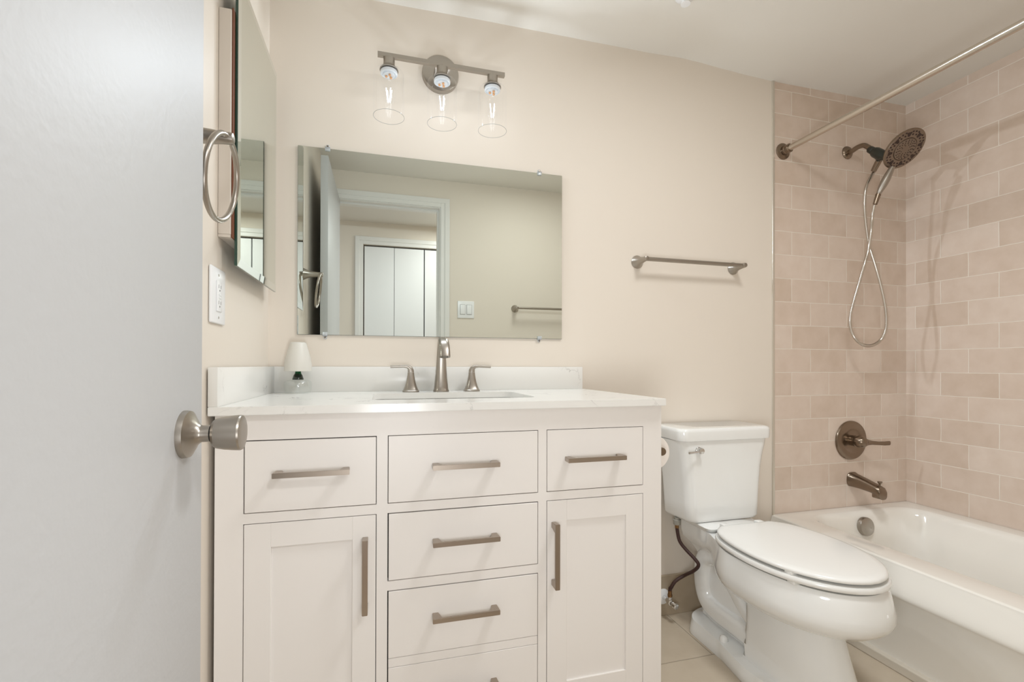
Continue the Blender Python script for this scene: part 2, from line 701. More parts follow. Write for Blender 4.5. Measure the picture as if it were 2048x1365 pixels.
fr(x0, l0, 0, ztop)
fr(r1, x1, 0, ztop)
fr(l0, r1, zt1, ztop)
fr(l1, c0, zb3, zt1)
fr(c1, r0, zb3, zt1)
fr(l0, l1, zt2, zb1)
fr(r0, r1, zt2, zb1)
fr(c0, c1, zt2, zb1)
fr(c0, c1, zt3, zb2)
fr(l0, r1, .09, zb3)
# carcass
box(bm, x0, x0+.018, fy1, -.012, 0, ztop)
box(bm, x1-.018, x1, fy1, -.012, 0, ztop)
box(bm, x0, x1, -.03, -.012, .09, ztop)
box(bm, x0, x1, fy1, -.012, .09, .108)
box(bm, l1+.003, c0-.003, fy1, -.03, .1, .80)
box(bm, c1+.003, r0-.003, fy1, -.03, .1, .80)
P('frame', bm, CABM, van, smooth=False)
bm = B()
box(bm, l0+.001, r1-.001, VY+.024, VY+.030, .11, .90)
P('gap_shade_board', bm, DARK, van, smooth=False)  # added near-black board, so the gaps between fronts look shaded


def pull(parent, x0, x1, z, thick=.0115, vert=False, y=VY):
    """square bar pull with wedge feet"""
    bm = B()
    s = .028

    def pt(a, yy, b):
        return Vector((z+b, y-yy, a)) if vert else Vector((a, y-yy, z+b))
    h = thick/2
    outline = [(x0, 0), (x0-.002, s+.004), (x1+.002, s+.004), (x1, 0), (x1-.014, 0), (x1-.021, s-.003), (x0+.021, s-.003), (x0+.014, 0)]
    A = [bm.verts.new(pt(a, yy, -h)) for a, yy in outline]
    Bv = [bm.verts.new(pt(a, yy, h)) for a, yy in outline]
    n_ = len(outline)
    for q in ((0, 1, 6, 7), (1, 2, 5, 6), (2, 3, 4, 5)):
        bm.faces.new([A[i] for i in q])
        bm.faces.new([Bv[i] for i in q][::-1])
    for i in range(n_):
        j = (i+1) % n_
        bm.faces.new((A[i], A[j], Bv[j], Bv[i]))
    bmesh.ops.recalc_face_normals(bm, faces=bm.faces[:])
    es = [e for e in bm.edges if len(e.link_faces) == 2 and e.calc_face_angle(0) > .3]
    bmesh.ops.bevel(bm, geom=es, offset=.0009, segments=2, affect='EDGES')
    return P('handle', bm, PULL, parent, angle=40)


G = .0016


def drawer(a, b, c, d_, hx0, hx1, hz, dy=0, name='drawer', gl=None):
    bm = bbox(a+(gl or G), b-G, VY-.001+dy, VY+.018+dy, c+G, d_-(gl or G), .0009, 1)
    o = P(name, bm, CABM, van, smooth=False)
    pull(o, hx0, hx1, hz, y=VY-.001+dy)
    return o


drawer(l0, l1, zb1, zt1, .133, .289, .779, gl=.0024)
drawer(c0, c1, zb1, zt1, .479, .639, .777)
drawer(r0, r1, zb1, zt1, .8225, .984, .7765)
drawer(c0, c1, zb2, zt2, .480, .640, .5945, gl=.0026)
# deep bottom drawer dressed as two
bm = B()
ga, gb = .3256, .3036
a, b = c0+.0026, c1-G
box(bm, a, b, VY-.001, VY+.018, ga+.0008, zt3-.0026, .0008, 1)
box(bm, a, b, VY-.0004, VY+.018, gb+.0008, ga-.0002, .0004, 1)
box(bm, a, b, VY-.001, VY+.018, zb3+G, gb-.0002, .0008, 1)
dd = P('drawer', bm, CABM, van, smooth=False)
pull(dd, .480, .640, .4145)
pull(dd, .480, .640, .232)


def shaker(a, b, c, d_, px0, px1, pz0, pz1, hx, hz0, hz1, dy=0):
    bm = B()
    y0, y1 = VY-.001+dy, VY+.018+dy
    a, b, c, d_ = a+G, b-G, c+G, d_-G
    box(bm, a, px0, y0, y1, c, d_, .0007, 1)
    box(bm, px1, b, y0, y1, c, d_, .0007, 1)
    box(bm, px0, px1, y0, y1, pz1, d_, .0004, 1)
    box(bm, px0, px1, y0, y1, c, pz0, .0004, 1)
    box(bm, px0, px1, y0+.0055, y1, pz0, pz1)
    o = P('door', bm, CABM, van, smooth=False)
    pull(o, hz0, hz1, hx, thick=.0125, vert=True, y=y0)


shaker(l0, l1, zb3, zt2, .124, .2955, .195, .615, .3245, .452, .619)
shaker(r0, r1, zb3, zt2, .8285, 1.0003, .195, .615, .7915, .452, .6145)

# countertop with its splashes
ctop = base('countertop', (.55, -.27, .91), 'white veined quartz countertop with low back and side splashes, on the vanity', 'countertop')
bm = B()
sx0, sx1, sy0, sy1 = .335, .785, -.43, -.137
CZ0, CZ1, CY = .9105, .930, -.5669


def slab_with_hole(bm, X0, X1, Y0_, Y1_, hx0, hx1, hy0, hy1, z0, z1, rr=.03):
    def rrect(x0, x1, y0, y1, r, n=6):
        pts = []
        for cx, cy, a0 in ((x1-r, y1-r, 0), (x0+r, y1-r, 90), (x0+r, y0+r, 180), (x1-r, y0+r, 270)):
            for i in range(n+1):
                t = radians(a0+90*i/n)
                pts.append((cx+r*cos(t), cy+r*sin(t)))
        return pts
    inn = rrect(hx0, hx1, hy0, hy1, rr)
    # outer loop of the same count, points thrown to the border
    out = []
    cx, cy = (hx0+hx1)/2, (hy0+hy1)/2
    n = len(inn)
    k = n//4
    corners = [(X1, Y1_), (X0, Y1_), (X0, Y0_), (X1, Y0_)]
    for q in range(4):
        for i in range(k):
            out.append(corners[q])
    for z in (z0, z1):
        iv = [bm.verts.new((x, y, z)) for x, y in inn]
        ov = [bm.verts.new((x, y, z)) for x, y in corners]
        for q in range(4):
            for i in range(k-1):
                bm.faces.new((ov[q], iv[q*k+i], iv[q*k+i+1]))
            j = (q+1) % 4
            bm.faces.new((ov[q], iv[q*k+k-1], iv[j*k], ov[j]))
        if z == z0:
            i0, o0 = iv, ov
    for a, b in ((i0, iv), (o0, ov)):
        m_ = len(a)
        for i in range(m_):
            j = (i+1) % m_
            bm.faces.new((a[i], a[j], b[j], b[i]))
    return inn


slab_with_hole(bm, .0035, 1.1140, CY, -.001, sx0, sx1, sy0, sy1, CZ0, CZ1)
bmesh.ops.recalc_face_normals(bm, faces=bm.faces[:])
es = [e for e in bm.edges if len(e.link_faces) == 2 and e.calc_face_angle(0) > 1.2]
bmesh.ops.bevel(bm, geom=es, offset=.0012, segments=2, affect='EDGES')
P('slab', bm, QUARTZ, ctop, angle=30)
P('back_splash', bbox(.022, 1.107, -.0205, -.0008, CZ1, 1.0150, .001), QUARTZ, ctop)
P('side_splash', bbox(.0035, .0225, CY+.0008, -.0008, CZ1, 1.0150, .001), QUARTZ, ctop)

# undermount basin
sink = base('sink_basin', (.56, -.28, .80), 'white rectangular undermount basin sunk in the quartz countertop', 'sink')


def rr_ring(x0, x1, y0, y1, r, z, n=6):
    pts = []
    for cx, cy, a0 in ((x1-r, y1-r, 0), (x0+r, y1-r, 90), (x0+r, y0+r, 180), (x1-r, y0+r, 270)):
        for i in range(n+1):
            t = radians(a0+90*i/n)
            pts.append(Vector((cx+r*cos(t), cy+r*sin(t), z)))
    return pts


bm = B()
rings = []
e = .004
for off, z, r in ((-.012, .9095, .03), (-.002, .9095, .032), (.0, .905, .034), (.004, .86, .036), (.012, .815, .05), (.03, .793, .06), (.08, .785, .06), (.128, .782, .015)):
    rings.append(rr_ring(sx0-e+off, sx1+e-off, sy0-e+off, sy1+e-off, r, z))
outer = []
for off, z, r in ((.128, .770, .015), (.07, .772, .06), (.02, .783, .06), (-.006, .86, .04), (-.012, .9045, .03)):
    outer.append(rr_ring(sx0-e+off, sx1+e-off, sy0-e+off, sy1+e-off, r, z))
loft(bm, rings, cap=False)
bm.faces.new([v for v in bm.verts[-28:]])
s = len(bm.verts)
loft(bm, outer, cap=True)
P('basin', bm, BASIN, sink, angle=60)
bm = B()
lathe(bm, (.56, -.28, .782), (0, 0, 1), [(.032, 0), (.032, .002), (.026, .0035), (.020, .0035), (.0001, .006)], 32)
P('drain', bm, NICKEL, sink)

# faucet
fau = base('faucet', (.556, -.078, .93), 'brushed nickel widespread faucet with arched spout and two lever handles, behind the sink', 'faucet')
bm = B()
fx, fyy = .5560, -.078


def ovring(c, u, v, a, b, n=28, p=2.6):
    out = []
    for i in range(n):
        t = 2*pi*i/n
        ct, st = cos(t), sin(t)
        out.append(Vector(c)+Vector(u)*a*math.copysign(abs(ct)**(2/p), ct)+Vector(v)*b*math.copysign(abs(st)**(2/p), st))
    return out


# foot + neck sweep: path in the YZ plane bending toward the room
X_ = Vector((1, 0, 0))
path = [((0, .9302), 0, .0265, .0265), ((0, .934), 0, .0265, .0265), ((0, .938), 0, .0245, .0245), ((0, .945), 0, .0235, .0235), ((0, .975), 2, .0205, .0215), ((.002, 1.01), 4, .0178, .0195),
        ((.005, 1.045), 8, .0158, .018), ((.011, 1.073), 20, .0150, .0165), ((.024, 1.094), 44, .0150, .0150), ((.044, 1.1035), 72, .0155, .0132), ((.066, 1.0975), 104, .0162, .0125), ((.083, 1.082), 132, .0172, .0125), ((.093, 1.064), 152, .0178, .0122), ((.099, 1.047), 162, .0180, .0120)]
rings = []
for (dy, z), ang, a, b in path:
    A = radians(ang)
    nrm = Vector((0, cos(A), sin(A)))
    rings.append(ovring((fx, fyy-dy, z), X_, nrm, a, b))
loft(bm, rings, cap=True)
sp = P('spout', bm, NICKEL, fau, angle=40)
bm = B()
A = radians(162)
dv = Vector((0, -sin(A), cos(A)))
lathe(bm, (fx, fyy-.0985, 1.0475), dv, [(.0105, -.002), (.0105, .0008), (.009, .0008), (.0088, -.001), (.0001, -.001)], 24)
P('aerator', bm, DARK, sp)
for hx, sg in ((.4542, -1), (.6625, 1)):
    bm = B()
    rings = []
    for z, a in ((.9302, .0275), (.9345, .0275), (.9365, .0255), (.940, .0235), (.950, .0195), (.962, .0160), (.975, .0133), (.986, .0115), (.9955, .0108)):
        rings.append(ovring((hx, fyy, z), (1, 0, 0), (0, 1, 0), a, a, p=3.0))
    loft(bm, rings)
    hb = P('handle_base', bm, NICKEL, fau, angle=40)
    bm = B()
    rings = []
    for (dx, z), ang, a, b in (((0, .9963), 0, .0106, .0102), ((.0003, 1.003), 6, .0104, .010), ((.003, 1.010), 28, .0100, .0085), ((.011, 1.0155), 62, .0095, .0062), ((.024, 1.0168), 84, .0090, .0048), ((.045, 1.0155), 90, .0088, .0045), ((.0665, 1.0150), 91, .0088, .0046), ((.0672, 1.0150), 91, .0080, .0038)):
        A = radians(ang)
        # tangent = (sg*sin, cos); normal in XZ
        nrm = Vector((sg*cos(A), 0, -sin(A)))
        rings.append(ovring((hx+sg*dx, fyy, z), (0, 1, 0), nrm, a, b, p=3))
    loft(bm, rings)
    P('lever', bm, NICKEL, hb, angle=40)

# small lamp in the corner of the counter
nl = base('accent_lamp', (.102, -.072, .93), 'small white frosted accent lamp with green glass neck, in the counter corner against the splash', 'lamp')
lx, ly = .1020, -.072
bm = B()
lathe(bm, (lx, ly, 0), (0, 0, 1), [(.038, 1.0000), (.0405, 1.001), (.0405, 1.022), (.037, 1.043), (.031, 1.066), (.0255, 1.085), (.0235, 1.0905), (.019, 1.0925), (.0155, 1.0915), (.0225, 1.083), (.029, 1.062), (.035, 1.040), (.0385, 1.021), (.0385, 1.002)], 48, cap=False)
P('lamp_shade', bm, FROST, nl, angle=50)
bm = B()
lathe(bm, (lx, ly, 0), (0, 0, 1), [(.010, .992), (.0088, .997), (.0088, 1.0035), (.0001, 1.012)], 28)
P('neck', bm, GREENG, nl)
bm = B()
lathe(bm, (lx, ly, 0), (0, 0, 1), [(.0001, .9735), (.0165, .9735), (.017, .9750), (.0165, .977), (.0135, .987), (.0098, .9925), (.0001, .9925)], 28)
P('green_collar', bm, GREEND, nl)
bm = B()
lathe(bm, (lx, ly, 0), (0, 0, 1), [(.0001, .9725), (.030, .9722), (.0385, .968), (.0415, .960), (.040, .945), (.0375, .931), (.0001, .9305)], 48)
P('clear_body', bm, CLEARB, nl, angle=50)

# ------------------------------------------------------------------ wall mirror
mx0, mx1, mz0, mz1 = .0884, 1.0263, 1.1219, 1.7514
mir = base('wall_mirror', (.557, -.004, 1.12), 'large frameless rectangular wall mirror on clear clips above the faucet', 'mirror')
bm = B()
box(bm, mx0, mx1, -.0065, -.0012, mz0, mz1)
P('backing', bm, MEDGE, mir, smooth=False)
bm = B()
v = [bm.verts.new(p) for p in ((mx0+.0006, -.0068, mz0+.0006), (mx1-.0006, -.0068, mz0+.0006), (mx1-.0006, -.0068, mz1-.0006), (mx0+.0006, -.0068, mz1-.0006))]
bm.faces.new(v)
r = bmesh.ops.extrude_face_region(bm, geom=bm.faces[:])
for q in r['geom']:
    if isinstance(q, bmesh.types.BMVert):
        q.co.y = -.008
P('mirror_glass', bm, MIRROR, mir, smooth=False)
for cx, cz, sg in ((.181, mz1, 1), (.934, mz1, 1), (.175, mz0, -1), (.935, mz0, -1)):
    bm = B()
    box(bm, cx-.008, cx+.008, -.0125, -.0085, cz-.009*sg, cz+.003*sg, .001)
    box(bm, cx-.008, cx+.008, -.0125, -.0003, cz+.0005*sg, cz+.004*sg, .0008)
    box(bm, cx-.005, cx+.005, -.006, -.0003, cz+.004*sg, cz+.014*sg, .002)
    c = P('mirror_clip', bm, CLIPM, mir)
    bm = B()
    lathe(bm, (cx, -.0055, cz+.0085*sg), (0, -1, 0), [(.0028, 0), (.0028, .001), (.0015, .0022), (.0001, .0022)], 16)
    P('clip_screw', bm, NICKEL_D, c)

# ------------------------------------------------------------------ medicine cabinet on the left wall
med = base('medicine_cabinet', (.02, -.31, 1.35), 'mirrored wall cabinet with a frameless glass door, on the left wall beside the towel ring', 'cabinet')
bm = B()
my0, my1, mzb, mzt = -.478, -.066, 1.2510, 1.9420
box(bm, .0005, .0260, -.497, -.085, 1.3185, 1.8350, .001)
P('box', bm, STEEL, med, smooth=False)
P('rusty_edge', bbox(.0262, .0290, -.492, -.080, 1.3120, 1.842, .0008), RUST, med, smooth=False)
bm = B()
box(bm, .0008, .0255, -.496, -.082, 1.3120, 1.3182)
P('bottom_lip', bm, STEEL, med, smooth=False)
md = P('mirror_door', bbox(.0292, .0352, my0, my1, mzb, mzt), MEDGE, med, smooth=False)
bm = B()
bv = .020
o_ = [(my0, mzb), (my1, mzb), (my1, mzt), (my0, mzt)]
i_ = [(my0+bv, mzb+bv), (my1-bv, mzb+bv), (my1-bv, mzt-bv), (my0+bv, mzt-bv)]
ov = [bm.verts.new((.0353, y, z)) for y, z in o_]
iv = [bm.verts.new((.0368, y, z)) for y, z in i_]
for i in range(4):
    j = (i+1) % 4
    bm.faces.new((ov[i], ov[j], iv[j], iv[i]))
P('bevel', bm, MBEVEL, md, smooth=False)
bm = B()
bm.faces.new([bm.verts.new((.0368, y, z)) for y, z in i_])
P('mirror_face', bm, MIRROR, md, smooth=False)

# ------------------------------------------------------------------ GFCI outlet on the left wall
outl = base('wall_outlet', (0, -.507, 1.175), 'white rectangular power outlet plate on the left wall below the medicine cabinet', 'outlet')
bm = bbox(.0004, .006, -.555, -.459, 1.1125, 1.2375, .003, 3)
pl = P('cover_plate', bm, PLASTIC, outl)
bm = bbox(.006, .0085, -.5235, -.4905, 1.1400, 1.2080, .0008)
rc = P('receptacle', bm, PLASTIC, outl)
for zc_ in (1.192, 1.156):
    P('slot', bbox(.0084, .0088, -.5145, -.5130, zc_, zc_+.008), SLOT, rc, smooth=False)
    P('slot', bbox(.0084, .0088, -.5015, -.5000, zc_, zc_+.007), SLOT, rc, smooth=False)
    P('ground_hole', lathe(B(), (.0084, -.5072, zc_-.005), (1, 0, 0), [(.0022, 0), (.0022, .0004)], 12), SLOT, rc, smooth=False)
P('test_button', bbox(.0084, .0098, -.514, -.5, 1.1690, 1.1725, .0004), PLASTIC, rc, smooth=False)
P('reset_button', bbox(.0084, .0098, -.514, -.5, 1.1755, 1.1790, .0004), PLASTIC, rc, smooth=False)
for zc_ in (1.2215, 1.1265):
    bm = B()
    lathe(bm, (.0058, -.507, zc_), (1, 0, 0), [(.0033, 0), (.0033, .0007), (.002, .0012), (.0001, .0012)], 16)
    P('screw', bm, CHROME, outl)

# ------------------------------------------------------------------ towel ring (left wall)
tr = base('towel_ring', (0, -.705, 1.448), 'brushed nickel towel ring on the left wall behind the open door', 'towel ring')
ry = -.705


def flared(bm, org, d, L, R0, R1):
    lathe(bm, org, d, [(R0, .0005), (R0, .003), (R0*.93, .006), (R0*.72, L*.22), (R0*.52, L*.38), (R1*1.18, L*.60), (R1*1.02, L*.78), (R1*1.0, L*.93), (R1*.9, L), (R1*.7, L+.001), (.0001, L+.001)], 40)


bm = B()
flared(bm, (0, ry, 1.448), (1, 0, 0), .088, .0275, .0112)
P('post', bm, NICKEL, tr, angle=30)
bm = B()
an = radians(2)
pts = []
for i in range(64):
    t = 2*pi*i/64
    r_ = .0775
    pts.append((.0790-.020*(1-sin(t))/2+r_*cos(t)*sin(an), ry+r_*cos(t)*cos(an), 1.3725+r_*sin(t)))
tube(bm, pts, .0053, 14, closed=True)
P('ring', bm, NICKEL, tr, angle=60)

# ------------------------------------------------------------------ towel bars


def towel_bar(xa, xb, z, wally, sgn, label, post=.065):
    t = base('towel_bar', ((xa+xb)/2, wally, z), label, 'towel bar')
    for x in (xa, xb):
        bm = B()
        flared(bm, (x, wally, z), (0, sgn, 0), post, .0265, .0098)
        P('post', bm, NICKEL, t, angle=30)
    bm = B()
    lathe(bm, (xa+.002, wally+sgn*(post-.012), z), (1, 0, 0), [(.0001, 0), (.0082, 0), (.0082, xb-xa-.004), (.0001, xb-xa-.004)], 28)
    P('bar', bm, NICKEL, t)
    return t


towel_bar(1.354, 1.815, 1.4395, 0, -1, 'brushed nickel towel bar on the back wall above the toilet', .075)
towel_bar(1.274, 1.735, 1.4250, YF, 1, 'brushed nickel towel bar on the door-side wall, seen in the mirror', .075)

# switch by the door (in the mirror)
sw = base('light_switch', (.920, YF, 1.406), 'white double rocker light switch plate beside the doorway, seen in the mirror', 'light switch')
P('cover_plate', bbox(.920-.058, .920+.058, YF, YF+.006, 1.347, 1.466, .003, 3), PLASTIC, sw)
for dx in (-.023, .023):
    bm = bbox(.920+dx-.0165, .920+dx+.0165, YF+.0055, YF+.0095, 1.374, 1.440, .001)
    q = P('rocker', bm, PLASTIC, sw)
    P('rocker_gap', bbox(.920+dx-.0178, .920+dx+.0178, YF+.0055, YF+.0066, 1.3725, 1.4415), SLOT, sw, smooth=False)

# ------------------------------------------------------------------ vanity light
vl = base('vanity_light', (.558, -.01, 2.06), 'brushed nickel three-bulb vanity light with clear glass cylinder shades above the mirror', 'wall light')
bm = B()
lathe(bm, (.5585, -.0008, 2.062), (0, -1, 0), [(.0645, 0), (.0645, .018), (.0635, .0205), (.060, .0215), (.0001, .0215)], 56)
P('backplate', bm, NICKEL, vl, angle=30)
for dx in (-.021, .021):
    P('arm', lathe(B(), (.5585+dx, -.022, 2.046), (0, -1, 0), [(.0065, 0), (.0065, .065)], 20), CHROME, vl)
bm = B()
LY = -.092
box(bm, .3430, .7745, LY-.007, LY+.007, 2.0395, 2.0535, .0008)
P('bar', bm, NICKEL, vl, smooth=False)
LX = (.3795, .5550, .7310)
for lx_ in LX:
    bm = B()
    lathe(bm, (lx_, LY, 0), (0, 0, -1), [(.0001, -2.0400), (.0150, -2.0400), (.0182, -2.0375), (.0184, -2.018), (.0200, -2.012), (.0245, -2.006), (.0300, -2.000), (.0305, -1.9970), (.0001, -1.9970)], 36)
    sk = P('socket', bm, NICKEL, vl, angle=30)
    bm = B()
    lathe(bm, (lx_, LY, 0), (0, 0, -1), [(.024, -1.9965), (.038, -1.9950), (.0450, -1.9915), (.0488, -1.9850), (.0495, -1.978), (.0495, -1.8440)], 56, cap=False)
    gs = P('glass_shade', bm, GLASS, vl, angle=60)
    bm = B()
    tube(bm, [(lx_+.0495*cos(2*pi*q_/56), LY+.0495*sin(2*pi*q_/56), 1.8438) for q_ in range(56)], .0005, 8, closed=True)
    P('shade_rim', bm, GLASSEDGE, gs, angle=60)
    # bulb: collar, envelope, filaments
    bm = B()
    lathe(bm, (lx_, LY, 0), (0, 0, -1), [(.020, -1.9968), (.0265, -1.9950), (.0280, -1.9900), (.0275, -1.9850), (.0245, -1.9830), (.0230, -1.9860), (.0190, -1.9870), (.0175, -1.9820), (.0001, -1.9800)], 32)
    bl = P('bulb', bm, LEDC, vl, angle=40)
    bm = B()
    lathe(bm, (lx_, LY, 0), (0, 0, -1), [(.0175, -1.9820), (.0205, -1.965), (.0220, -1.940), (.0220, -1.910), (.019, -1.885), (.012, -1.868), (.004, -1.861), (.0001, -1.860)], 32, cap=False)
    P('bulb_envelope', bm, BULBG, bl, angle=60)
    bm = B()
    for k_ in range(4):
        a_ = k_*pi/2+.5
        p0 = Vector((lx_+.0105*cos(a_), LY+.0105*sin(a_), 1.936))
        p1 = Vector((lx_+.0045*cos(a_), LY+.0045*sin(a_), 1.893))
        tube(bm, [p0, (p0+p1)/2, p1], .0011, 8)
    P('filament', bm, FIL, bl)
    bm = B()
    for k_ in range(3):
        a_ = k_*pi*2/3+.8
        lathe(bm, (lx_+.009*cos(a_), LY+.009*sin(a_), 1.9800), (0, 0, -1), [(.0001, 0), (.004, 0), (.0045, .003), (.0025, .0055), (.0001, .0058)], 12)
    P('bulb_chips', bm, AMBER, bl)
    ld = bpy.data.lights.new('bulb_light', 'POINT')
    ld.energy = BULB_W
    ld.color = (.80, .90, 1)
    ld.shadow_soft_size = .012
    even(ld, .06)
    lo = bpy.data.objects.new('bulb_light', ld)
    COL.objects.link(lo)
    lo.location = (lx_, LY, 1.912)

# ------------------------------------------------------------------ toilet
TCX = 1.628
toi = base('toilet', (TCX, -.40, 0), 'white two-piece elongated toilet between the vanity and the bathtub', 'toilet')


def supell(cx, y0, y1, hw, z, n=48, p=2.3, pf=None):
    cy, hy = (y0+y1)/2, (y1-y0)/2
    out = []
    for i in range(n):
        t = 2*pi*i/n
        ct, st = cos(t), sin(t)
        out.append(Vector((cx+hw*math.copysign(abs(ct)**(2/p), ct), cy+hy*math.copysign(abs(st)**(2/p), st), z)))
    return out


# tank
bm = B()
rings = []
for z, hw, yf in ((.4285, .085, -.165), (.4285, .140, -.178), (.432, .154, -.184), (.442, .160, -.187), (.50, .163, -.187), (.57, .168, -.187), (.63, .175, -.187), (.68, .184, -.188), (.715, .192, -.190), (.738, .196, -.190)):
    rings.append([Vector((TCX+(q.x-TCX)*(1+.11*(q.y-yf)/(-.018-yf)), q.y, q.z)) for q in rr_ring(TCX-hw, TCX+hw, yf, -.018, .036 if z > .43 else .02, z, 8)])
loft(bm, rings)
tank = P('tank', bm, PORC, toi, angle=50)
bm = B()
rings = []
for z, o2 in ((.738, -.003), (.740, .003), (.746, .004), (.772, .0045), (.780, .003), (.784, -.002), (.7855, -.012)):
    rings.append(rr_ring(TCX-.203-o2, TCX+.203+o2, -.196-o2, -.012, .034, z, 8))
loft(bm, rings)
P('tank_lid', bm, PORC, toi, angle=50)
bm = B()
lathe(bm, (1.500, -.1885, .704), (0, -1, 0), [(.0135, 0), (.0135, .004), (.0125, .006), (.0105, .007), (.009, .014), (.012, .019), (.0105, .024), (.0001, .026)], 28)
tube(bm, catmull([(1.498, -.208, .703), (1.480, -.212, .702), (1.458, -.216, .702), (1.440, -.219, .7015)], 5), lambda t: .0028+.0016*t, 10)
P('flush_lever', bm, CHROME, toi, angle=40)


# bowl + pedestal in one skin
def outline(z, n=88):
    """closed outline of the bowl/pedestal at height z"""
    rim = [(-.03, .0), (-.03, .088), (-.10, .096), (-.19, .106), (-.26, .135), (-.33, .165), (-.42, .183), (-.50, .186), (-.58, .177), (-.65, .151), (-.70, .112), (-.73, .066), (-.744, .0)]
    return rim


def tabw(tab, y):
    if y >= tab[0][0]:
        return tab[0][1]
    for (a, b), (c, d_) in zip(tab, tab[1:]):
        if y >= c:
            t = (a-y)/(a-c)
            return b+(d_-b)*t
    return tab[-1][1]


def slice_ring(z, yb, yf, wtab, n=60):
    """symmetric ring: y positions cosine-spaced from yb (back) to yf (front)"""
    L, R_ = [], []
    for i in range(n+1):
        s_ = (1-cos(pi*i/n))/2
        y = yb+(yf-yb)*s_
        w_ = wtab(y)
        # round the two ends
        e1 = min(1, sqrt(max(0, 1-(1-min(1, (yb-y)/(.085 if z < .056 else .035)))**2)))
        w_ *= e1
        L.append(Vector((TCX-max(w_, .0004), y, z)))
        R_.append(Vector((TCX+max(w_, .0004), y, z)))
    return R_ + L[::-1][1:-1]


def ell_front(yc, yf, hw, p=2.0):
    def f(y):
        if y >= yc:
            return hw
        t = min(1, (yc-y)/(yc-yf))
        return hw*max(0, 1-t**p)**(1/p)
    return f


def bowl_w(s, yf):
    """oval bowl width: s scales the width, front reaches yf"""
    def f(y):
        front = ell_front(-.47, yf, .186*s, 2.1)(y)
        t = max(0, min(1, (-.20-y)/.22))
        t = t*t*(3-2*t)
        back = .112+(.186*s-.112)*t
        return min(front, back) if y < -.2 else .112
    return f


def ped_w(z):
    """pedestal: rounded front third leaning forward to the floor, slim recessed waist behind it"""
    k = max(0, 1-z/.26)
    hf = .094+.018*k
    yfr = -.632-.098*k**1.15
    foot = z <= .055
    if foot:
        kk = 1-(z/.055)*.35
        hf += .022*kk*kk
    ftab = [(-.06, .080), (-.12, .088), (-.229, .108), (-.313, .133), (-.43, .150), (-.50, .150)]
    shr = 0 if z <= .03 else (z-.03)/.025*.008

    def f(y):
        fr_ = ell_front(-.47, yfr, hf, 2.1)(y)
        if foot:
            wb = tabw(ftab, y)-shr
            fo_ = min(wb, ell_front(-.40, yfr, .150-shr, 2.0)(y)) if y < -.40 else wb
            return max(fo_, fr_)
        if y > -.392:
            t = min(1, (y+.392)/.010)
            return hf+(.062-hf)*t
        return fr_
    return f, yfr


bm = B()
rings = []
zs = [0, .004, .03, .050, .0555, .060, .10, .14, .18, .22, .25]
for z in zs:
    f, yfr = ped_w(z)
    ins = .003 if z == 0 else 0
    yb = -.075 if z <= .055 else -.10
    rings.append(slice_ring(z, yb, yfr+ins, lambda y, f=f, ins=ins: f(y)-ins, n=90))
for z, s, yf in ((.257, .60, -.652), (.262, .70, -.678), (.270, .82, -.706), (.282, .92, -.733), (.298, .995, -.754), (.312, 1.035, -.765), (.325, 1.048, -.769), (.345, 1.042, -.767), (.37, 1.02, -.761), (.39, 1.0, -.756), (.402, .985, -.751), (.408, .965, -.745)):
    fb = bowl_w(s, yf)
    k = max(0, min(1, (z-.25)/.10))

    def f(y, fb=fb, k=k):
        b_ = fb(y)
        lim = -.392+.14*k
        if y > lim:
            t = max(0, min(1, (y-lim)/.07))
            t = t*t*(3-2*t)
            wv = .062+(b_-.062)*(k**2.2)
            return b_+(wv-b_)*t
        return b_
    yb = -.10+.07*k
    rings.append(slice_ring(z, yb, yf, f, n=90))
loft(bm, rings)
P('bowl', bm, PORC, toi, angle=45)
# deck under the tank
bm = B()
rings = []
for z, hw, yf in ((.375, .075, -.14), (.395, .10, -.20), (.412, .118, -.235), (.424, .124, -.245), (.4275, .118, -.240)):
    rings.append(rr_ring(TCX-hw, TCX+hw, yf, -.03, .025, z, 6))
loft(bm, rings)
P('tank_deck', bm, PORC, toi, angle=50)
# trapway: an upside-down U that stands out from the waist on both sides
yz = [(-.47, .104), (-.40, .104), (-.30, .104), (-.21, .106), (-.158, .122), (-.134, .165), (-.130, .225), (-.146, .278), (-.188, .302), (-.236, .290), (-.29, .240), (-.35, .182), (-.43, .130)]
pts3 = catmull([(TCX, y, z) for y, z in yz], 7)
bm = B()
rings = []
for i, p in enumerate(pts3):
    t_ = (pts3[min(i+1, len(pts3)-1)]-pts3[max(i-1, 0)]).normalized()
    nn_ = Vector((0, -t_.z, t_.y))
    q_ = i/(len(pts3)-1)
    hw_ = .088 if q_ < .62 else .088-.010*(q_-.62)/.38
    th_ = .044 if q_ < .62 else .044-.016*(q_-.62)/.38
    rings.append(ovring(p, (1, 0, 0), nn_, hw_, th_, 36, 3.2))
loft(bm, rings)
P('trapway', bm, PORC, toi, angle=60)
for sg in (-1, 1):
    bm = B()
    lathe(bm, (TCX+sg*.104, -.296, .050), (0, 0, 1), [(.0145, 0), (.0145, .006), (.0125, .014), (.007, .019), (.0001, .0205)], 24)
    P('bolt_cap', bm, SEATM, toi, angle=60)


